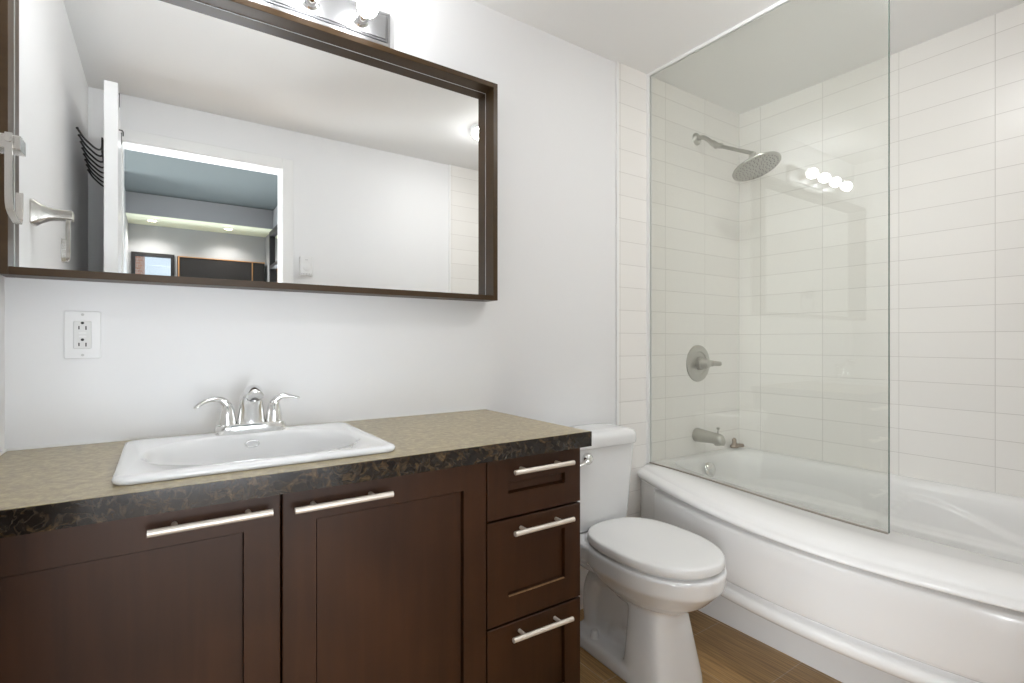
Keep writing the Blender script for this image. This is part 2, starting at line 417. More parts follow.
struct('wall_bedroom_near', box(-2.1, XL-0.1, YF-0.115, YF, 0, ZC), 'hallwall')
win2 = bpy.data.objects.new('window_2_assumed', None); COL.objects.link(win2); win2.location = (-2.0, -2.75, 0.12); win2['kind'] = 'structure'  # assumed window in the side wall, out of view, framing the slanting daylight
b = B(); bx(b, -2.06, -1.99, -3.45, -3.40, 0.12, 1.80); bx(b, -2.06, -1.99, -2.10, -2.05, 0.12, 1.80); bx(b, -2.06, -1.99, -3.40, -2.10, 0.12, 0.17); bx(b, -2.06, -1.99, -3.40, -2.10, 1.75, 1.80); bx(b, -2.06, -1.99, -2.77, -2.73, 0.17, 1.75)
obj('window_frame', b, 'trim', win2)
obj('pane', box(-2.035, -2.029, -3.40, -2.10, 0.17, 1.75), 'winglass', win2)
struct('wall_bedroom_right', box(HX1, HX1+0.1, HY1-0.1, HY0, 0, ZC), 'hallwall')
WX0, WX1, WZ0, WZ1 = -0.225, 0.095, 0.30, 1.915
b = B(); bx(b, HX0, WX0, HY1-0.1, HY1, 0, ZC); bx(b, WX1, HX1, HY1-0.1, HY1, 0, ZC); bx(b, WX0, WX1, HY1-0.1, HY1, 0, WZ0); bx(b, WX0, WX1, HY1-0.1, HY1, WZ1, ZC)
struct('wall_bedroom_end', b, 'hallwall')
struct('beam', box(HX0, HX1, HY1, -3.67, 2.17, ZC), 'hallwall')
struct('trim_6', box(HX0, HX1, HY1, -3.675, 2.165, 2.17), 'soffit')  # thin sheet under the beam, carries the painted bounce light
win = bpy.data.objects.new('window_1', None); COL.objects.link(win); win.location = (-0.06, HY1, WZ0); win['kind'] = 'structure'
b = B(); f = 0.028
bx(b, WX0, WX0+f, HY1-0.06, HY1+0.012, WZ0, WZ1); bx(b, WX1-f, WX1, HY1-0.06, HY1+0.012, WZ0, WZ1)
bx(b, WX0+f, WX1-f, HY1-0.06, HY1+0.012, WZ0, WZ0+f); bx(b, WX0+f, WX1-f, HY1-0.06, HY1+0.012, WZ1-f, WZ1)
obj('window_frame', b, 'black', win)
obj('pane', box(WX0+f, WX1-f, HY1-0.04, HY1-0.034, WZ0+f, WZ1-f), 'winglass', win)

# ------------------------------------------------------------------ bathtub
YC, BL = -0.8155, 0.8155
XO = 1.790; BOW = 0.190
def bow(y, k): return k*max(0.0, 1-((y-YC)/BL)**2)
def sst(a, b_, x):
    t = max(0, min(1, (x-a)/(b_-a))); return t*t*(3-2*t)
NF = 90
fy = []
for k in range(NF+1):                                            # y samples along the front, denser at the panel ends
    fy.append(-0.0100 + (YF+0.0100+0.0100)*k/NF)
fy = sorted(set(fy + [-0.0115, -0.0135, -0.016, -0.019, -0.023, -0.033, YF+0.0115, YF+0.0135, YF+0.016, YF+0.019, YF+0.023, YF+0.033, -0.128, -0.132, -0.136, -0.14, -0.144, -0.148, -1.483, -1.487, -1.491, -1.495, -1.499, -1.503]), reverse=True)
def sag(y): return 0.012 - 0.036*sst(0.0, -0.95, y)              # the front ledge dips slightly along its length
tub = thing('bathtub', 'white acrylic alcove bathtub with a bowed front apron, behind the glass panel', 'bathtub', (2.2, YC, 0))
b = B()
#      z,    inset of the profile, fades to the flat end
prof = [(0.222, 0.04, 0), (0.2215, 0.004, 0), (0.226, -0.006, 0), (0.236, -0.013, 0), (0.247, -0.015, 0), (0.257, -0.012, 0), (0.264, -0.004, 0), (0.2675, 0.008, 0), (0.270, 0.020, 1), (0.275, 0.024, 1), (0.279, 0.016, 1), (0.283, 0.006, 1), (0.289, -0.001, 1), (0.298, -0.003, 1),
        (0.34, -0.003, 1), (0.42, -0.003, 1), (0.458, -0.003, 1), (0.468, 0.000, 1), (0.474, 0.006, 1), (0.478, 0.016, 1), (0.482, 0.026, 1), (0.488, 0.028, 1), (0.4910, 0.014, 0), (0.494, 0.000, 0), (0.499, -0.009, 0), (0.506, -0.014, 0), (0.514, -0.014, 0), (0.520, -0.009, 0),
        (0.5245, 0.000, 0), (0.527, 0.010, 0), (0.5285, 0.018, 0), (0.532, 0.025, 0), (0.538, 0.033, 0), (0.544, 0.050, 0), (0.549, 0.085, 0)]
rows = []
for z, d, fade in prof:
    L = []
    for y in fy:
        e = sst(-0.130, -0.146, y)*sst(-1.501, -1.485, y)
        dd = d if not fade else 0.009 + (d-0.009)*e
        k = BOW if z > 0.27 else BOW - 0.0
        x = XO - bow(y, k) + dd
        x = min(x, 1.866)
        L.append((x, y, z + (sag(y)*sst(0.46, 0.53, z))))
    rows.append(L)
# flat of the ledge and the basin: columns follow y, then the loop is closed along the far side
def basin_y(y, s):                                               # pull towards the middle
    return YC + (y-YC)*s
IY0, IY1 = -0.050, -1.585
def inner(z, dx0, dx1, dy, r, e=7.0):
    """super-ellipse basin contour sampled as front line + back line with the same y count"""
    x0, x1 = 1.884+dx0, 2.522-dx1; y0, y1 = IY0-dy, IY1+dy
    cx, cy, hx, hy = (x0+x1)/2, (y0+y1)/2, (x1-x0)/2, (y0-y1)/2
    F, R = [], []
    for i, y in enumerate(fy):
        u = (y-fy[0])/(fy[-1]-fy[0])
        yy = y0 + (y1-y0)*u
        k = hx*max(0.0, 1-abs(1-2*u)**e)**(1/e)
        F.append((cx-k, yy)); R.append((cx+k, yy))
    return F, R, z
TAB = [(0.549, 0, 0, 0, 7), (0.543, 0.006, 0.006, 0.006, 7), (0.530, 0.012, 0.014, 0.012, 6.5), (0.50, 0.018, 0.022, 0.020, 6), (0.43, 0.030, 0.034, 0.037, 5.3), (0.40, 0.036, 0.040, 0.045, 5),
       (0.30, 0.055, 0.055, 0.075, 5), (0.22, 0.085, 0.08, 0.115, 4.5), (0.185, 0.13, 0.13, 0.17, 4), (0.172, 0.22, 0.22, 0.26, 3.5)]
def tab(z):
    for A, Bq in zip(TAB, TAB[1:]):
        if A[0] >= z >= Bq[0]:
            t = (A[0]-z)/(A[0]-Bq[0]); return [a+(q-a)*t for a, q in zip(A, Bq)]
zs = [0.549, 0.546, 0.543, 0.537] + [0.531-0.006*k for k in range(27)] + [0.36, 0.33, 0.30, 0.26, 0.22, 0.20, 0.185, 0.176, 0.172]
levels = []
for z in zs:
    q = tab(z); levels.append(inner(z, q[1], q[2], q[3], .1, q[4]))
def lz(x, y, z):                                                 # front side dips, the far side stays level
    wgt = 1 - sst(1.90, 2.30, x)
    return z + sag(y)*wgt*sst(0.40, 0.549, z)
def arm(x, y, z):                                                # sculpted arm rest and ledge on the far wall
    if x > 2.3 and z < 0.548:
        fadey = sst(-0.10, -0.25, y)*sst(-1.55, -1.40, y)
        zc = 0.398 + 0.097*sst(-0.70, -0.81, y)*(1-sst(-0.83, -1.25, y))
        k = 0.022*(1-sst(zc-0.005, zc+0.008, z)) if zc > 0.40 else 0
        led = 0.045*(1-sst(0.385, 0.400, z))*sst(0.17, 0.30, z)
        return x - (k*sst(0.17, 0.30, z) + led)*fadey
    return x
V = []
for L in rows: V.append([b.verts.new(p) for p in L])
for a, c in zip(V, V[1:]):
    for i in range(len(fy)-1): b.faces.new((a[i], a[i+1], c[i+1], c[i]))
ring_prev = None
for F, R, z in levels:
    fr = [b.verts.new((x, y, lz(x, y, z))) for x, y in F]; rr = [b.verts.new((arm(x, y, z), y, lz(x, y, z))) for x, y in R]
    if ring_prev:
        for P, Q in ((ring_prev[0], fr), (ring_prev[1], rr)):
            for i in range(len(fy)-1): b.faces.new((P[i], P[i+1], Q[i+1], Q[i]))
        for i in (0, -1):
            b.faces.new((ring_prev[0][i], fr[i], rr[i], ring_prev[1][i]))
    else:
        for i in range(len(fy)-1): b.faces.new((V[-1][i], V[-1][i+1], fr[i+1], fr[i]))
        far = [b.verts.new((XR-0.001, y, lz(XR, y, 0.552))) for y in fy]
        for i in range(len(fy)-1): b.faces.new((rr[i], rr[i+1], far[i+1], far[i]))
        b.faces.new((V[-1][0], fr[0], rr[0], far[0])); b.faces.new((V[-1][-1], far[-1], rr[-1], fr[-1]))
    ring_prev = (fr, rr)
for i in range(len(fy)-1): b.faces.new((ring_prev[0][i], ring_prev[0][i+1], ring_prev[1][i+1], ring_prev[1][i]))
bmesh.ops.remove_doubles(b, verts=b.verts, dist=0.0004)
obj('tub_shell', b, 'acrylic', tub, smooth=60)
obj('skirt', box(1.840, 1.858, YF+0.010, -0.0095, 0.0, 0.245), 'acrylic', tub)
b = lathe(B(), [(0.0, 0.016), (0.025, 0.014), (0.034, 0.008), (0.036, -0.006)], (2.205, -0.084, 0.492), (0, -1, 0.12))
obj('overflow_plate', b, 'chrome', tub, smooth=50)

# ------------------------------------------------------------------ fixed glass panel
GX, GY1 = 1.843, -0.955
gp = thing('shower_glass_panel', 'tall clear fixed glass panel standing on the front edge of the bathtub', 'glass panel', (GX, -0.47, 0.545))
def gz(y): return 0.549 + sag(y) + 0.003
b = B(); ys = [-0.014 + (GY1+0.014)*k/24 for k in range(25)]
lo = []
for x in (GX-0.004, GX+0.004):
    lo.append(([b.verts.new((x, y, gz(y))) for y in ys], [b.verts.new((x, y, ZC-0.006)) for y in ys]))
for l, h in lo:
    for i in range(24): b.faces.new((l[i], l[i+1], h[i+1], h[i]))
(l0, h0), (l1, h1) = lo
for i in range(24):
    b.faces.new((l0[i], l0[i+1], l1[i+1], l1[i])); b.faces.new((h0[i], h0[i+1], h1[i+1], h1[i]))
for i in (0, -1): b.faces.new((l0[i], h0[i], h1[i], l1[i]))
obj('glass_sheet', b, 'glass', gp)
obj('glass_edge', box(GX-0.0042, GX+0.0042, GY1-0.0012, GY1-0.0002, gz(GY1), ZC-0.006), 'gedge', gp)
b = B(); bx(b, GX-0.0085, GX-0.0045, -0.026, -0.0095, gz(0)-0.004, ZC-0.001); bx(b, GX+0.0045, GX+0.0085, -0.026, -0.0095, gz(0)-0.004, ZC-0.001)
obj('wall_channel', b, 'trim', gp)
b = B(); bx(b, GX-0.0085, GX-0.0045, GY1, -0.027, ZC-0.014, ZC-0.0005); bx(b, GX+0.0045, GX+0.0085, GY1, -0.027, ZC-0.014, ZC-0.0005)
obj('ceiling_channel', b, 'trim', gp)
b = B()
L = []
for y in ys: L.append([(GX-0.008, y, gz(y)-0.002), (GX-0.008, y, gz(y)+0.002), (GX-0.0045, y, gz(y)+0.004), (GX-0.0045, y, gz(y)-0.002)])
loft(b, L); obj('bottom_seal', b, 'rubber', gp)

# ------------------------------------------------------------------ shower fittings
SX = 2.203
sh = thing('rain_shower', 'round rain shower head on a long jointed arm high on the tiled wall', 'shower head', (SX, -0.009, 2.127))
obj('flange', lathe(B(), [(0.031, 0.0), (0.030, 0.005), (0.022, 0.011), (0.012, 0.014), (0.0, 0.014)], (SX, -0.009, 2.127), (0, -1, 0)), 'darknickel', sh, smooth=50)
pa = spline([(SX, -0.010, 2.127), (SX, -0.045, 2.124), (SX, -0.075, 2.103), (SX, -0.098, 2.078), (SX, -0.115, 2.064), (SX, -0.135, 2.055)], 6)
obj('arm_elbow', tube(B(), pa, 0.0105, 16), 'darknickel', sh, smooth=60)
b = B(); tube(b, [(SX, -0.098, 2.081), (SX, -0.124, 2.057)], 0.0145, 16); tube(b, [(SX, -0.125, 2.059), (SX, -0.150, 2.049)], 0.0125, 16)
obj('joint_nut', b, 'darknickel', sh, smooth=40)
obj('arm', tube(B(), [(SX, -0.130, 2.057), (SX, -0.314, 1.962)], 0.0085, 16), 'darknickel', sh, smooth=60)
hd = Vector((0, -math.sin(math.radians(20)), -math.cos(math.radians(20))))
hc = Vector((SX, -0.322, 1.900))
b = B(); lathe(b, [(0.013, 0.0), (0.016, 0.004), (0.016, 0.02), (0.012, 0.03)], hc - hd*0.055, hd, 24); sphere(b, hc - hd*0.055, 0.0155, 16)
obj('swivel_ball', b, 'darknickel', sh, smooth=50)
b = lathe(B(), [(0.014, -0.030), (0.022, -0.022), (0.060, -0.013), (0.098, -0.007), (0.104, -0.002), (0.103, 0.003), (0.098, 0.005), (0.0, 0.005)], hc, hd, 56)
face = obj('spray_head', b, 'darknickel', sh, smooth=50)
b = B(); q = Vector((0, 0, 1)).rotation_difference(hd)
for ring in range(1, 7):
    n = ring*5
    for k in range(n):
        a = 2*PI*k/n + ring*0.3; r = 0.0148*ring
        p = hc + q @ Vector((r*math.cos(a), r*math.sin(a), 0.005))
        lathe(b, [(0.0025, 0.0), (0.0018, 0.0022)], p, hd, 6)
obj('nozzles', b, plain('grey_rubber_nozzle', (0.07, 0.07, 0.07), 0.5), face, props={'kind': 'stuff'})

vx, vz = 2.214, 1.008
va = thing('shower_valve', 'round brushed metal shower valve plate with a lever, above the tub spout', 'shower valve', (vx, -0.009, vz))
obj('escutcheon', lathe(B(), [(0.092, 0.0), (0.090, 0.006), (0.078, 0.010), (0.060, 0.011), (0.055, 0.007), (0.048, 0.008), (0.0, 0.012)], (vx, -0.009, vz), (0, -1, 0), 48), 'darknickel', va, smooth=35)
b = B(); lathe(b, [(0.033, 0.008), (0.031, 0.03), (0.026, 0.034), (0.024, 0.052), (0.019, 0.066), (0.0, 0.070)], (vx, -0.009, vz), (0, -1, 0), 32)
obj('hub', b, 'darknickel', va, smooth=40)
b = tube(B(), spline([(vx+0.006, -0.058, vz), (vx+0.028, -0.070, vz+0.001), (vx+0.054, -0.080, vz), (vx+0.076, -0.088, vz-0.001)], 6), [0.017]*4+[0.0155]*4+[0.0125]*4+[0.012]*5+[0.0115, 0.008], 16)
obj('lever', b, 'darknickel', va, smooth=60)

tz = 0.652
sp = thing('tub_spout', 'brushed metal tub spout with diverter pin below the valve plate', 'tub spout', (SX, -0.009, tz))
b = B()
L = []
for t, r, dz in ((0, .034, 0), (.004, .0345, 0), (.03, .033, -.0005), (.07, .0295, -.001), (.105, .0275, -.002), (.130, .0265, -.004), (.142, .024, -.008), (.150, .017, -.014), (.154, .007, -.018)):
    L.append([(SX+r*math.cos(2*PI*k/24), -0.0095-t, tz+dz+r*0.98*math.sin(2*PI*k/24)) for k in range(24)])
loft(b, L)
lathe(b, [(0.019, 0.0), (0.0185, 0.024), (0.016, 0.026)], (SX, -0.131, tz-0.008), (0, 0, -1), 20)
obj('spout_body', b, 'darknickel', sp, smooth=50)
obj('diverter_pin', lathe(B(), [(0.0035, 0.0), (0.0035, 0.022), (0.008, 0.026), (0.008, 0.032), (0.0, 0.034)], (SX, -0.128, tz+0.020), (0, -0.1, 1), 14), 'darknickel', sp, smooth=40)

# small tarnished stopper in the tub's corner
st = thing('drain_stopper', 'small tarnished metal tub stopper lying in the far corner of the tub ledge', 'stopper', (2.497, -0.032, 0.556))
b = lathe(B(), [(0.022, 0.0), (0.023, 0.008), (0.014, 0.014), (0.010, 0.030), (0.012, 0.038), (0.006, 0.048), (0.0, 0.049)], (2.49, -0.036, 0.561), (-0.1, 0.0, 1), 20)
obj('stopper_plug', b, 'rust', st, smooth=50)
obj('stopper_foot', tube(B(), spline([(2.495, -0.038, 0.570), (2.525, -0.046, 0.569), (2.548, -0.050, 0.564)], 4), [0.010]*4+[0.009]*4+[0.006], 12), 'rust', st, smooth=60)

# ------------------------------------------------------------------ vanity cabinet
VX0, VX1, VY, CZ = -0.286, 0.960, -0.535, 0.870
YD = VY + 0.020                                               # carcass front, behind the door slabs
vc = thing('vanity_cabinet', 'dark espresso wood vanity cabinet with two doors and three drawers', 'cabinet', (0.34, -0.27, 0))
b = B()
bx(b, VX0, VX0+0.016, YD, -0.004, 0.10, 0.829); bx(b, VX1-0.016, VX1, YD, -0.004, 0.0, 0.829); bx(b, 0.646, 0.662, YD, -0.02, 0.12, 0.829)
bx(b, VX0+0.016, VX1-0.016, YD, -0.012, 0.10, 0.118); bx(b, VX0+0.016, VX1-0.016, -0.012, -0.004, 0.10, 0.829)
bx(b, VX0+0.016, VX1-0.016, YD, YD+0.016, 0.795, 0.829)
obj('carcass', b, 'espresso', vc)
obj('toe_kick', box(VX0, VX1-0.016, -0.455, -0.439, 0.0, 0.10), 'toekick', vc)
def pull(xa, xb, z, parent, tilt=0.0):
    yb = VY - 0.030
    b = B(); tube(b, [(xa, yb, z), (xb, yb, z+tilt)], 0.0062, 16)
    for fr in (0.2, 0.8):
        x = xa + (xb-xa)*fr; tube(b, [(x, yb, z+tilt*fr), (x, VY+0.001, z+tilt*fr)], 0.0048, 12)
    return obj('handle', b, 'satin', parent, smooth=40)
G = 0.0018
def front(name, x0, x1, z0, z1, panel=None, st=0.0625):
    return obj(name, shaker(B(), x0+G, x1-G, z0+G, z1-G, VY, 0.0195, st, 0.064, 0.009, panel), 'espresso', vc)
d = front('door', VX0, 0.190, 0.120, 0.829); pull(-0.0204, 0.170, 0.800, d)
d = front('door', 0.190, 0.654, 0.120, 0.829); pull(0.2086, 0.403, 0.795, d)
d = front('drawer', 0.654, VX1, 0.674, 0.829, (0.717, 0.902, 0.735, 0.763)); pull(0.717, 0.908, 0.794, d)
def worn_highlight(x0, x1, z, p):  # pale strip: scuffed edge with its caught light put into the colour
    o = obj('worn_highlight_ledge', box(x0+0.002, x1-0.002, VY-0.0003, VY+0.004, z-0.0012, z+0.0016), 'wornhighlight', p); o['label'] = 'scuffed lower edge of the panel with its highlight painted in'
d = front('drawer', 0.654, VX1, 0.411, 0.672, (0.717, 0.902, 0.477, 0.613)); worn_highlight(0.717, 0.902, 0.477, d); pull(0.717, 0.908, 0.643, d)
d = front('drawer', 0.654, VX1, 0.120, 0.409, (0.717, 0.902, 0.190, 0.353)); worn_highlight(0.717, 0.902, 0.190, d); pull(0.712, 0.904, 0.383, d, -0.005)

SCX, SY0, SY1 = 0.184, -0.090, -0.506
ct = thing('countertop', 'brown granite patterned countertop covering the dark vanity cabinet', 'countertop', (0.34, -0.28, 0.83))
b = slab_hole(B(), [XL+0.003, SCX-0.225, SCX+0.225, 0.974], [-0.5585, -0.485, -0.115, -0.002], 0.8300, CZ)
obj('top', b, 'granite', ct)
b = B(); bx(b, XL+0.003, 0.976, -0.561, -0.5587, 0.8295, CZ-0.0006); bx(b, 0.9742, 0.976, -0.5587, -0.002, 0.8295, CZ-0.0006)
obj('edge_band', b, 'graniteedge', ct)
b = B()
bx(b, XL, 0.976, -0.005, 0.0, CZ, CZ+0.004); bx(b, XL, XL+0.005, -0.55, -0.005, CZ, CZ+0.004)
cl = struct('trim_7', b, 'caulk')

# ------------------------------------------------------------------ sink and faucet
sk = thing('sink', 'white rectangular drop-in basin set into the brown countertop', 'sink', (SCX, -0.30, CZ))
hx, hy, cy = 0.256, (SY0-SY1)/2, (SY0+SY1)/2
oy, ohx, ohy = -0.316, 0.216, 0.157
L = []
n = 16
for dx, z, r in ((0.003, CZ+0.0005, 0.026), (0.0, CZ+0.004, 0.028), (0.0, CZ+0.009, 0.028), (0.003, CZ+0.0128, 0.026), (0.010, CZ+0.0148, 0.022), (0.018, CZ+0.0150, 0.018)):
    L.append(rrect(SCX, cy, hx-dx, hy-dx, r, z, n))
for sc, z, r, shift in ((1.03, CZ+0.0146, 0.15, 0), (1.0, CZ+0.0120, 0.148, 0), (0.975, CZ+0.005, 0.145, 0), (0.95, CZ-0.010, 0.14, 0), (0.90, CZ-0.045, 0.13, 0), (0.82, CZ-0.085, 0.12, 0), (0.70, CZ-0.112, 0.08, 0), (0.48, CZ-0.124, 0.06, 0), (0.15, CZ-0.130, 0.02, 0)):
    L.append(rrect(SCX, oy, ohx*sc, ohy*sc, min(r, ohy*sc*0.98), z, n))
obj('basin', loft(B(), L, cap0=False), 'porcelain', sk, smooth=70)
b = B()
pt = []
for k in range(28):
    a = 2*PI*k/28; pt.append((SCX+0.003+0.0150*math.cos(a), -0.1705+0.001, CZ-0.010+0.0078*math.sin(a)))
pt.append(pt[0]); tube(b, pt, 0.0018, 8)
obj('overflow_ring', b, 'chrome', sk, smooth=80)
obj('drain', lathe(B(), [(0.022, 0.0), (0.022, 0.002), (0.016, 0.003), (0.0, 0.002)], (SCX, oy, CZ-0.130), (0, 0, 1), 24), 'chrome', sk, smooth=50)

FX, FY, FZ = 0.190, -0.128, CZ+0.0145
fa = thing('faucet', 'chrome two-lever faucet with an arched centre spout behind the basin', 'faucet', (FX, FY, FZ))
L = []
for s, z in ((1.0, 0.0), (1.0, 0.015), (0.97, 0.022), (0.90, 0.025)): L.append(sup(FX, FY, 0.083*s, 0.027*s, FZ+z, 3.2, 56))
obj('base_plate', loft(B(), L), 'chrome', fa, smooth=50)
path = spline([(FX, FY, FZ+0.002), (FX, FY-0.001, FZ+0.040), (FX, FY-0.007, FZ+0.078), (FX, FY-0.022, FZ+0.099), (FX, FY-0.046, FZ+0.105), (FX, FY-0.064, FZ+0.099), (FX, FY-0.070, FZ+0.094)], 6)
rad = []
for i in range(len(path)):
    t = i/(len(path)-1)
    rad.append((0.037-0.0165*min(1, t*1.9), 0.024-0.005*min(1, t*2.0)))
rad[-1] = (0.012, 0.010); rad[-2] = (0.0165, 0.014); rad[-3] = (0.019, 0.017)
obj('spout', tube(B(), path, rad, 24), 'chrome', fa, smooth=70)
obj('aerator', lathe(B(), [(0.0105, 0.0), (0.0105, 0.006), (0.009, 0.007), (0.0, 0.006)], (FX, FY-0.058, FZ+0.092), (0, -0.25, -1), 20), plain('dark_aerator', (0.2, 0.2, 0.2), 0.3, metal=1.0), fa, smooth=40)
for s, tip in ((-1, (-0.072, -0.028, 0.072)), (1, (0.062, -0.012, 0.082))):
    hxp = FX + s*0.054
    b = lathe(B(), [(0.021, 0.018), (0.0205, 0.030), (0.018, 0.050), (0.0155, 0.066), (0.012, 0.076), (0.004, 0.081)], (hxp, FY, FZ), (0, 0, 1), 24)
    h = obj('handle', b, 'chrome', fa, smooth=60)
    pl = spline([(hxp-s*0.002, FY, FZ+0.062), (hxp+s*0.004, FY-0.001, FZ+0.079), (hxp+s*0.020, FY-0.004, FZ+0.089), (hxp+tip[0]*0.68, FY+tip[1]*0.6, FZ+0.087), (hxp+tip[0], FY+tip[1], FZ+tip[2])], 5)
    rr = [(0.013-0.0095*min(1, i/(len(pl)-1)*1.25), 0.014-0.007*(i/(len(pl)-1))) for i in range(len(pl))]; rr[-1] = (0.0015, 0.003)
    obj('lever', tube(B(), pl, rr, 14), 'chrome', h, smooth=70)

# ------------------------------------------------------------------ mirror
MX0, MX1, MZ0, MZ1, MD = -0.2915, 0.981, 1.262, 2.028, 0.076
mi = thing('mirror', 'large wide mirror in a deep dark walnut box frame above the basin', 'mirror', (0.345, 0, MZ0))
t = 0.0175
b = B()
for x0, x1, z0, z1 in ((MX0, MX0+t, MZ0, MZ1), (MX1-t, MX1, MZ0, MZ1), (MX0+t, MX1-t, MZ0, MZ0+t), (MX0+t, MX1-t, MZ1-t, MZ1)):
    bx(b, x0, x1, -MD, -0.001, z0, z1)
obj('frame', b, 'frame', mi, bevel=0.0012, seg=2)
obj('glass', box(MX0+t+0.0022, MX1-t-0.0022, -0.0232, -0.018, MZ0+t+0.0022, MZ1-t-0.0022), 'silver', mi)
b = B()
for x0, x1, z0, z1 in ((MX0+t, MX0+t+0.0022, MZ0+t, MZ1-t), (MX1-t-0.0022, MX1-t, MZ0+t, MZ1-t), (MX0+t+0.0022, MX1-t-0.0022, MZ0+t, MZ0+t+0.0022), (MX0+t+0.0022, MX1-t-0.0022, MZ1-t-0.0022, MZ1-t)):
    bx(b, x0, x1, -0.0235, -0.018, z0, z1)
obj('glass_edge', b, 'silveredge', mi)

# ------------------------------------------------------------------ vanity light
LX0, LX1, LZ0, LZ1 = -0.040, 0.605, 2.058, 2.168
lb = thing('vanity_light', 'satin metal light bar with four lit round bulbs above the mirror', 'wall light', (0.2825, 0, 2.112))
b = B()
cx, cz = (LX0+LX1)/2, (LZ0+LZ1)/2
def RX(m, y): return [(LX0+m, y, LZ0+m), (LX1-m, y, LZ0+m), (LX1-m, y, LZ1-m), (LX0+m, y, LZ1-m)]
loft(b, [RX(0, -0.001), RX(0, -0.022), RX(0.002, -0.024), RX(0.010, -0.026), RX(0.0105, -0.023), RX(0.0125, -0.023), RX(0.013, -0.028), RX(0.016, -0.0295), RX(0.0165, -0.028), RX(0.018, -0.028), RX(0.019, -0.032)])
obj('back_plate', b, 'plate', lb, smooth=25)
bx_ = [0.505, 0.357, 0.209, 0.061]
for x in bx_:
    b = lathe(B(), [(0.026, 0.030), (0.026, 0.034), (0.0215, 0.038), (0.021, 0.066), (0.019, 0.074), (0.0, 0.074)], (x, 0, 2.112), (0, -1, 0), 28)
    so = obj('socket', b, 'chrome', lb, smooth=40)
    b = lathe(B(), [(0.012, 0.068), (0.014, 0.076)] + [(0.030*math.cos(a), 0.102+0.030*math.sin(a)) for a in [(-60+15*k)*PI/180 for k in range(11)]], (x, 0, 2.112), (0, -1, 0), 28)
    obj('bulb', b, 'bulb', so, smooth=180)

# ------------------------------------------------------------------ outlet
ol = thing('outlet', 'white double power outlet on the wall left of the basin', 'outlet', (-0.157, 0, 1.133))
ox, oz = -0.157, 1.133
def yplate(bm, x0, x1, z0, z1, y0, y1, r, n=5, bev=0.0015):
    cx, cz = (x0+x1)/2, (z0+z1)/2
    L = []
    for dy, dd in ((y0, 0), (y1+bev, 0), (y1, bev)):
        L.append([(p[0], dy, p[1]) for p in [(q[0], q[1]) for q in rrect(cx, cz, (x1-x0)/2-dd, (z1-z0)/2-dd, max(r-dd, 0.0004), 0, n)]])
    return loft(bm, L)
obj('cover_plate', yplate(B(), ox-0.0345, ox+0.0345, oz-0.057, oz+0.057, 0, -0.0062, 0.004), 'whiteplate', ol, smooth=40)
rc = obj('receptacle', yplate(B(), ox-0.0168, ox+0.0168, oz-0.0335, oz+0.0335, -0.004, -0.0085, 0.003), plain('white_receptacle', (0.72, 0.72, 0.71), 0.35), ol, smooth=40)
for dz in (0.0165, -0.0235):
    obj('slot', box(ox-0.0077, ox-0.0053, -0.0089, -0.0080, oz+dz-0.0035, oz+dz+0.0045), 'slot', rc)
    obj('slot', box(ox+0.0053, ox+0.0077, -0.0089, -0.0080, oz+dz-0.0045, oz+dz+0.0045), 'slot', rc)
    obj('ground_hole', lathe(B(), [(0.0032, 0), (0.0032, 0.0009), (0, 0.0009)], (ox, -0.0080, oz+dz+0.0118), (0, -1, 0), 14), 'slot', rc)
for dz in (0.004, -0.004):
    obj('button', yplate(B(), ox-0.007, ox+0.007, oz+dz-0.0022, oz+dz+0.0022, -0.008, -0.0098, 0.0006, 3, 0.0004), 'whiteplate', rc)
for dz in (0.0485, -0.0485):
    obj('screw', lathe(B(), [(0.0032, 0.0), (0.0030, 0.0012), (0.0, 0.0014)], (ox, -0.0058, oz+dz), (0, -1, 0), 14), plain('painted_screw', (0.55, 0.55, 0.54), 0.35), ol, smooth=50)

# ------------------------------------------------------------------ hook on the left wall
hk = thing('towel_hook', 'brushed nickel wall hook with a long hanging strap, left of the mirror', 'hook', (XL, -0.335, 1.469))
b = B(); L = []
for x, hz, hy_ in ((0.0, .033, .030), (.006, .033, .030), (.018, .024, .026), (.035, .0155, .0235), (.055, .0125, .0225), (.086, .0125, .0225)):
    L.append([(XL+x, -0.338+p[0], 1.469+p[1]) for p in [(q[0], q[1]) for q in rrect(0, 0, hy_, hz, min(hz, hy_)*0.22, 0, 4)]])
loft(b, L); obj('arm', b, 'nickel', hk, smooth=40)
pp = [(-0.366, 1.482), (-0.366, 1.375), (-0.3645, 1.362), (-0.359, 1.352), (-0.345, 1.3455), (-0.320, 1.340), (-0.302, 1.336), (-0.292, 1.338), (-0.285, 1.345), (-0.283, 1.356), (-0.283, 1.396)]
b = B(); L = []
for i, (y, z) in enumerate(pp):
    a = Vector(pp[max(i-1, 0)]); c = Vector(pp[min(i+1, len(pp)-1)]); tg = (c-a).normalized(); nm = Vector((-tg.y, tg.x))*0.0022
    L.append([(XL+0.067, y+nm.x, z+nm.y), (XL+0.077, y+nm.x, z+nm.y), (XL+0.077, y-nm.x, z-nm.y), (XL+0.067, y-nm.x, z-nm.y)])
loft(b, L); obj('strap', b, 'nickel', hk, smooth=30)
obj('screw', lathe(B(), [(0.0055, 0), (0.005, 0.002), (0, 0.0024)], (XL+0.072, -0.368, 1.470), (0, -1, 0), 14), 'nickel', hk, smooth=50)

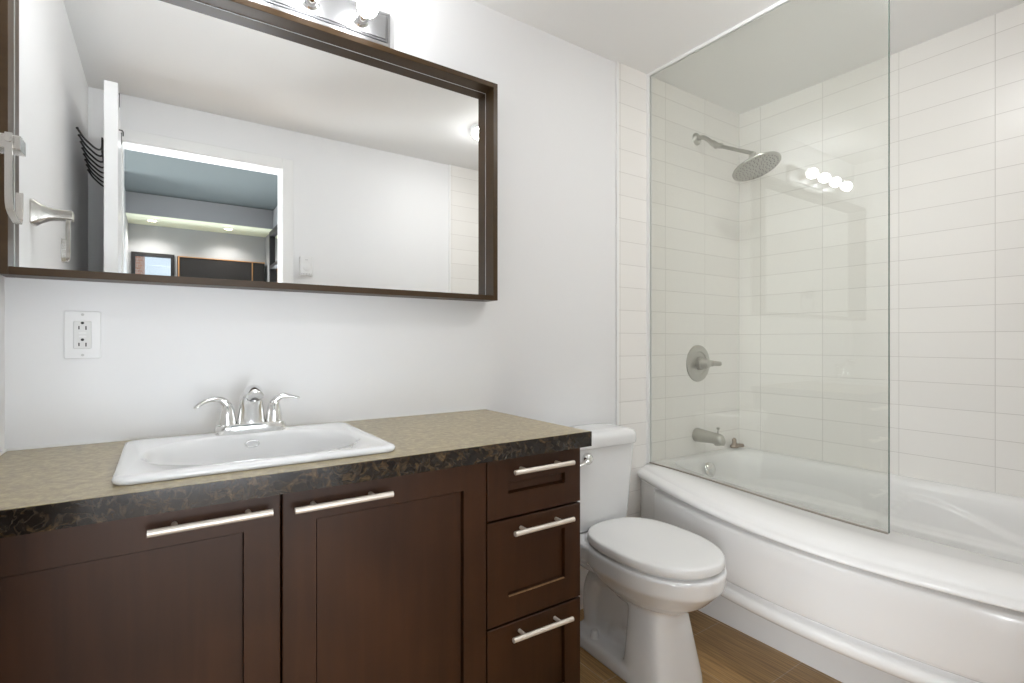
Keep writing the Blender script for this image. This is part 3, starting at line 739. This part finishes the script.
# ------------------------------------------------------------------ toilet
TX, TYR = 1.375, -0.12
tl = thing('toilet', 'white two-piece toilet with closed lid between the vanity cabinet and the bathtub', 'toilet', (TX, TYR, 0))
def egg(hw, yb, yf, z, e=2.4, n=64):
    """egg outline: blunt behind at yb, rounded in front at yf"""
    ym = yb + (yf-yb)*0.50; pts = []
    for k in range(n):
        a = 2*PI*k/n; c, s = math.cos(a), math.sin(a)
        x = hw*math.copysign(abs(c)**(2/(e if s > 0 else 2.15)), c)
        y = ym + (abs(s)**(2/(3.2 if s > 0 else 2.1)))*((yb-ym) if s > 0 else (yf-ym))
        pts.append((TX+x, y, z))
    return pts
b = B()
loft(b, [egg(0.060, -0.30, -0.50, 0.225), egg(0.082, -0.285, -0.555, 0.252), egg(0.112, -0.26, -0.598, 0.274), egg(0.140, -0.235, -0.638, 0.303), egg(0.161, -0.215, -0.667, 0.333), egg(0.1735, -0.205, -0.684, 0.352), egg(0.1765, -0.205, -0.688, 0.358), egg(0.1775, -0.205, -0.691, 0.385), egg(0.179, -0.205, -0.694, 0.406), egg(0.177, -0.206, -0.692, 0.412)])
loft(b, [sup(TX, -0.30, 0.036, 0.17, 0.0, 4), sup(TX, -0.30, 0.034, 0.16, 0.27, 4)])
loft(b, [sup(TX, -0.22, 0.080, 0.15, 0.275, 3), sup(TX, -0.21, 0.115, 0.17, 0.315, 3), sup(TX, -0.20, 0.150, 0.18, 0.348, 4), sup(TX, -0.20, 0.158, 0.185, 0.358, 5), sup(TX, -0.20, 0.164, 0.187, 0.403, 5), sup(TX, -0.20, 0.161, 0.184, 0.412, 5)])
loft(b, [sup(TX, -0.487, 0.114, 0.100, 0.0, 4.2), sup(TX, -0.487, 0.112, 0.099, 0.03, 4.2), sup(TX, -0.479, 0.100, 0.091, 0.12, 3.8), sup(TX, -0.470, 0.088, 0.085, 0.215, 3.2), sup(TX, -0.465, 0.080, 0.090, 0.26, 2.6)])
loft(b, [sup(TX, -0.32, 0.114, 0.20, 0.0, 6), sup(TX, -0.32, 0.113, 0.20, 0.035, 6), sup(TX, -0.32, 0.106, 0.19, 0.048, 6)])
tube(b, spline([(TX, -0.44, 0.20), (TX, -0.36, 0.235), (TX, -0.27, 0.255), (TX, -0.195, 0.225), (TX, -0.165, 0.15), (TX, -0.175, 0.03)], 6), [0.042]*6+[0.042]*6+[0.046]*6+[0.052]*6+[0.052]*7, 20)
tube(b, spline([(TX, -0.42, 0.14), (TX, -0.35, 0.12), (TX, -0.30, 0.09), (TX, -0.28, 0.03)], 6), [0.048]*6+[0.044]*6+[0.042]*7, 20)
bo = obj('bowl', b, 'porcelain', tl, smooth=180)
rm = bo.modifiers.new('remesh', 'REMESH'); rm.mode = 'VOXEL'; rm.voxel_size = 0.0055; rm.use_smooth_shade = True
sm = bo.modifiers.new('smooth', 'SMOOTH'); sm.factor = 0.6; sm.iterations = 10
for y in (-0.245,):
    for s in (-1, 1):
        obj('bolt_cap', lathe(B(), [(0.0165, 0.0), (0.016, 0.006), (0.0135, 0.024), (0.011, 0.030), (0.0, 0.031)], (TX+s*0.080, y, 0.046), (0, 0, 1), 20), 'plastic', tl, smooth=50)
# seat ring and lid
def ring(bm, outs, ins):
    n = len(outs[0]); R = [[bm.verts.new(p) for p in L] for L in outs+ins]
    for a, c in zip(R, R[1:]+R[:1]):
        for i in range(n): bm.faces.new((a[i], a[(i+1) % n], c[(i+1) % n], c[i]))
    return bm
b = ring(B(), [egg(0.158, -0.236, -0.668, 0.4120), egg(0.159, -0.235, -0.669, 0.4165), egg(0.158, -0.236, -0.668, 0.4210)], [egg(0.115, -0.28, -0.61, 0.4210), egg(0.115, -0.28, -0.61, 0.4120)])
obj('seat', b, 'plastic', tl, smooth=50)
b = loft(B(), [egg(0.170, -0.222, -0.683, 0.4205), egg(0.1735, -0.219, -0.686, 0.4220), egg(0.1750, -0.218, -0.687, 0.4255), egg(0.1735, -0.219, -0.686, 0.4450), egg(0.1715, -0.221, -0.684, 0.4480), egg(0.167, -0.225, -0.679, 0.4503), egg(0.160, -0.232, -0.672, 0.4513), egg(0.12, -0.27, -0.62, 0.4535), egg(0.05, -0.36, -0.53, 0.4545)])
obj('lid', b, 'plastic', tl, smooth=70)
for s in (-1, 1): obj('seat_hinge', lathe(B(), [(0.010, -0.02), (0.010, 0.02)], (TX+s*0.055, -0.215, 0.422), (1, 0, 0), 16), 'plastic', tl, smooth=40, bevel=0.002)
# tank
TKX = 1.362
def tk(hx_, hy_, z, r, cy=-0.118): return rrect(TKX, cy, hx_, hy_, r, z, 8)
b = loft(B(), [tk(0.132, 0.078, 0.414, 0.03), tk(0.144, 0.086, 0.421, 0.032), tk(0.150, 0.090, 0.438, 0.034), tk(0.165, 0.094, 0.56, 0.038), tk(0.183, 0.098, 0.722, 0.042)])
obj('tank', b, 'porcelain', tl, smooth=50)
def lidl(g, z, r): return rrect(TKX, -0.121, 0.192-g, 0.110-g, r, z, 8)
b = loft(B(), [lidl(0.010, 0.7225, 0.05), lidl(0.003, 0.7245, 0.055), lidl(0, 0.730, 0.058), lidl(0, 0.756, 0.058), lidl(0.003, 0.766, 0.056), lidl(0.012, 0.7735, 0.05), lidl(0.03, 0.778, 0.04), lidl(0.07, 0.7800, 0.03)])
obj('tank_lid', b, 'porcelain', tl, smooth=60)
fl = obj('flush_lever', lathe(B(), [(0.022, 0.0), (0.0225, 0.006), (0.020, 0.014), (0.014, 0.021), (0.006, 0.025), (0.0, 0.026)], (1.283, -0.2145, 0.690), (0, -1, 0), 24), 'chrome', tl, smooth=50)
obj('lever_arm', tube(B(), spline([(1.285, -0.232, 0.690), (1.268, -0.238, 0.687), (1.245, -0.240, 0.681), (1.215, -0.238, 0.674)], 4), [(0.009, 0.012)]*6+[(0.006, 0.010)]*6+[(0.003, 0.006)], 14), 'chrome', fl, smooth=60)

tl.rotation_euler = (0, 0, -math.radians(2.2))

# ------------------------------------------------------------------ opposite wall: dimmer, ceiling fixture, hook rack
th = thing('wall_control', 'small white dial control on the wall beside the doorway, seen in the mirror', 'control', (0.70, YF, 1.56))
b = B(); L = []
for y, g in ((0.0, 0), (0.020, 0), (0.026, 0.003), (0.027, 0.006)):
    L.append([(p[0], YF+y, p[1]) for p in rrect(0.70, 1.56, 0.036-g, 0.057-g, 0.006, 0, 4)])
hb = obj('housing', loft(B(), L), 'whiteplate', th, smooth=35); b.free()
obj('dial', lathe(B(), [(0.022, 0.026), (0.021, 0.031), (0.019, 0.032), (0.0, 0.0325)], (0.70, YF, 1.553), (0, 1, 0), 28), 'whiteplate', th, smooth=40)
b = B()
for k in range(7): bx(b, 0.70-0.028+k*0.0085, 0.70-0.028+k*0.0085+0.004, YF+0.0272, YF+0.0278, 1.509, 1.517)
obj('vents', b, 'logo', th)
obj('brand_mark', box(0.692, 0.708, YF+0.0272, YF+0.0276, 1.594, 1.597), 'logo', th)

cd_ = thing('ceiling_fill_fixture', 'shallow white round fixture on the ceiling with an added fill glow, glimpsed at the right edge of the mirror', 'ceiling fixture', (1.56, -0.97, ZC))
obj('ceiling_base', lathe(B(), [(0.105, 0.0), (0.105, 0.016), (0.100, 0.020), (0.0, 0.020)], (1.56, -0.97, ZC), (0, 0, -1), 40), 'trim', cd_, smooth=40)
obj('dome_cover', lathe(B(), [(0.096, 0.018), (0.094, 0.030), (0.080, 0.042), (0.050, 0.050), (0.0, 0.053)], (1.56, -0.97, ZC), (0, 0, -1), 40), emit('fill_glow_dome', (0.98, 0.985, 0.985), 42), cd_, smooth=60)  # glow added as room fill; the dome itself is plain white

rk = thing('hook_rack', 'black wire over-the-door hook rack hanging on the open door, seen in the mirror', 'hook rack', (-0.185, -1.25, 1.86))
ry0, ry1, rz = -0.975, -1.565, 1.855
b = B(); tube(b, [(-0.1875, ry0+0.01, rz), (-0.1875, ry1-0.01, rz)], 0.0042, 10); tube(b, [(-0.1875, ry0+0.01, rz+0.045), (-0.1875, ry1-0.01, rz+0.045)], 0.0036, 10)
obj('rail', swing(b), 'wire', rk, smooth=60)
for y in (-1.02, -1.50):
    b = B(); L = [[(x, y-0.008, z), (x, y+0.008, z)] for x, z in ()]
    for x0, x1, z0, z1 in ((-0.1842, -0.182, 1.85, 2.1065), (-0.1842, -0.1348, 2.1045, 2.1065), (-0.137, -0.1348, 2.055, 2.1045)): bx(b, x0, x1, y-0.008, y+0.008, z0, z1)
    obj('strap', swing(b), 'wire', rk)
NP = 8
for k in range(NP):
    y = ry0 + (ry1-ry0)*k/(NP-1)
    p = spline([(-0.1875, y, rz+0.045), (-0.1885, y, rz+0.012), (-0.196, y, rz+0.002), (-0.210, y, rz+0.006), (-0.228, y, rz+0.022), (-0.246, y, rz+0.042), (-0.262, y, rz+0.070)], 4)
    b = tube(B(), p, 0.0036, 10); sphere(b, p[-1], 0.0048, 10)
    obj('prong', swing(b), 'wire', rk, smooth=60)
dh = thing('door_clip', 'small black hook clip on the room side of the open door, seen in the mirror', 'hook', (-0.135, -1.10, 1.98))
obj('clip_wire', swing(tube(B(), [(-0.1377, -1.02, 1.962), (-0.127, -1.02, 1.962), (-0.124, -1.02, 1.957), (-0.124, -1.02, 1.940)], 0.0022, 8)), 'wire', dh, smooth=60)

# ------------------------------------------------------------------ bedroom things (seen in the mirror)
wd = thing('wardrobe', 'tall black wardrobe with thin orange wood edges at the end of the bedroom', 'wardrobe', (0.47, -4.0, 0))
obj('body', box(0.115, 0.835, -4.095, -3.99, 0.0, 1.892), 'black', wd)
obj('door_panel', box(0.140, 0.715, -3.99, -3.975, 0.06, 1.872), plain('dark_brown_gloss', (0.008, 0.006, 0.005), 0.6), wd)
obj('door_panel', box(0.735, 0.825, -3.99, -3.975, 0.06, 1.872), plain('dark_brown_gloss', (0.008, 0.006, 0.005), 0.6), wd)
b = B(); bx(b, 0.120, 0.130, -3.99, -3.972, 0.0, 1.892); bx(b, 0.721, 0.729, -3.99, -3.972, 0.0, 1.892); bx(b, 0.130, 0.835, -3.99, -3.972, 1.884, 1.892)
obj('edge_strip', b, 'brass', wd)
lm = thing('framed_mirror', 'tall black framed mirror standing against the right wall of the bedroom', 'mirror', (0.84, -3.2, 0))
b = B()
for y0, y1, z0, z1 in ((-3.60, -3.56, 0, 2.12), (-2.84, -2.80, 0, 2.12), (-3.56, -2.84, 2.08, 2.12), (-3.56, -2.84, 1.78, 1.81), (-3.56, -2.84, 0, 0.06)): bx(b, 0.815, 0.859, y0, y1, z0, z1)
obj('frame', b, 'black', lm)
obj('glass', box(0.838, 0.856, -3.56, -2.84, 0.06, 2.08), 'silver', lm)
for i, (x, y) in enumerate(((-0.07, -3.87), (0.51, -3.87))):
    dl = thing('downlight', ('lit recessed downlight nearer the window in the bedroom soffit', 'lit recessed downlight above the wardrobe in the bedroom soffit')[i], 'downlight', (x, y, 2.165), 'bedroom soffit downlights')
    obj('trim_ring', lathe(B(), [(0.045, 0.0), (0.044, 0.004), (0.034, 0.004), (0.032, 0.0)], (x, y, 2.165), (0, 0, -1), 28), 'trim', dl, smooth=40)
    sl = bpy.data.lights.new('downlight_beam', 'SPOT'); sl.energy = 9; sl.spot_size = math.radians(140); sl.spot_blend = 0.6; sl.shadow_soft_size = 0.03; sl.color = (1.0, 0.95, 0.9)
    so_ = bpy.data.objects.new('downlight_beam', sl); so_.parent = dl; so_.location = (0, 0, -0.012); COL.objects.link(so_)
    obj('lamp_face', lathe(B(), [(0.031, 0.0), (0.031, 0.002), (0.0, 0.002)], (x, y, 2.165), (0, 0, -1), 24), 'downlight', dl)
bb = thing('outside_building', 'orange brick apartment building outside the bedroom window', 'building', (-2.0, -45, 0))
obj('facade', box(-6.5, -1.2, -52, -45, -30, 9.6), 'brick', bb)
for i in range(3):
    for j in range(5): obj('window', box(-5.8+i*1.6, -5.0+i*1.6, -45.02, -44.9, 7.2-j*3.2, 8.8-j*3.2), 'darkwin', bb)
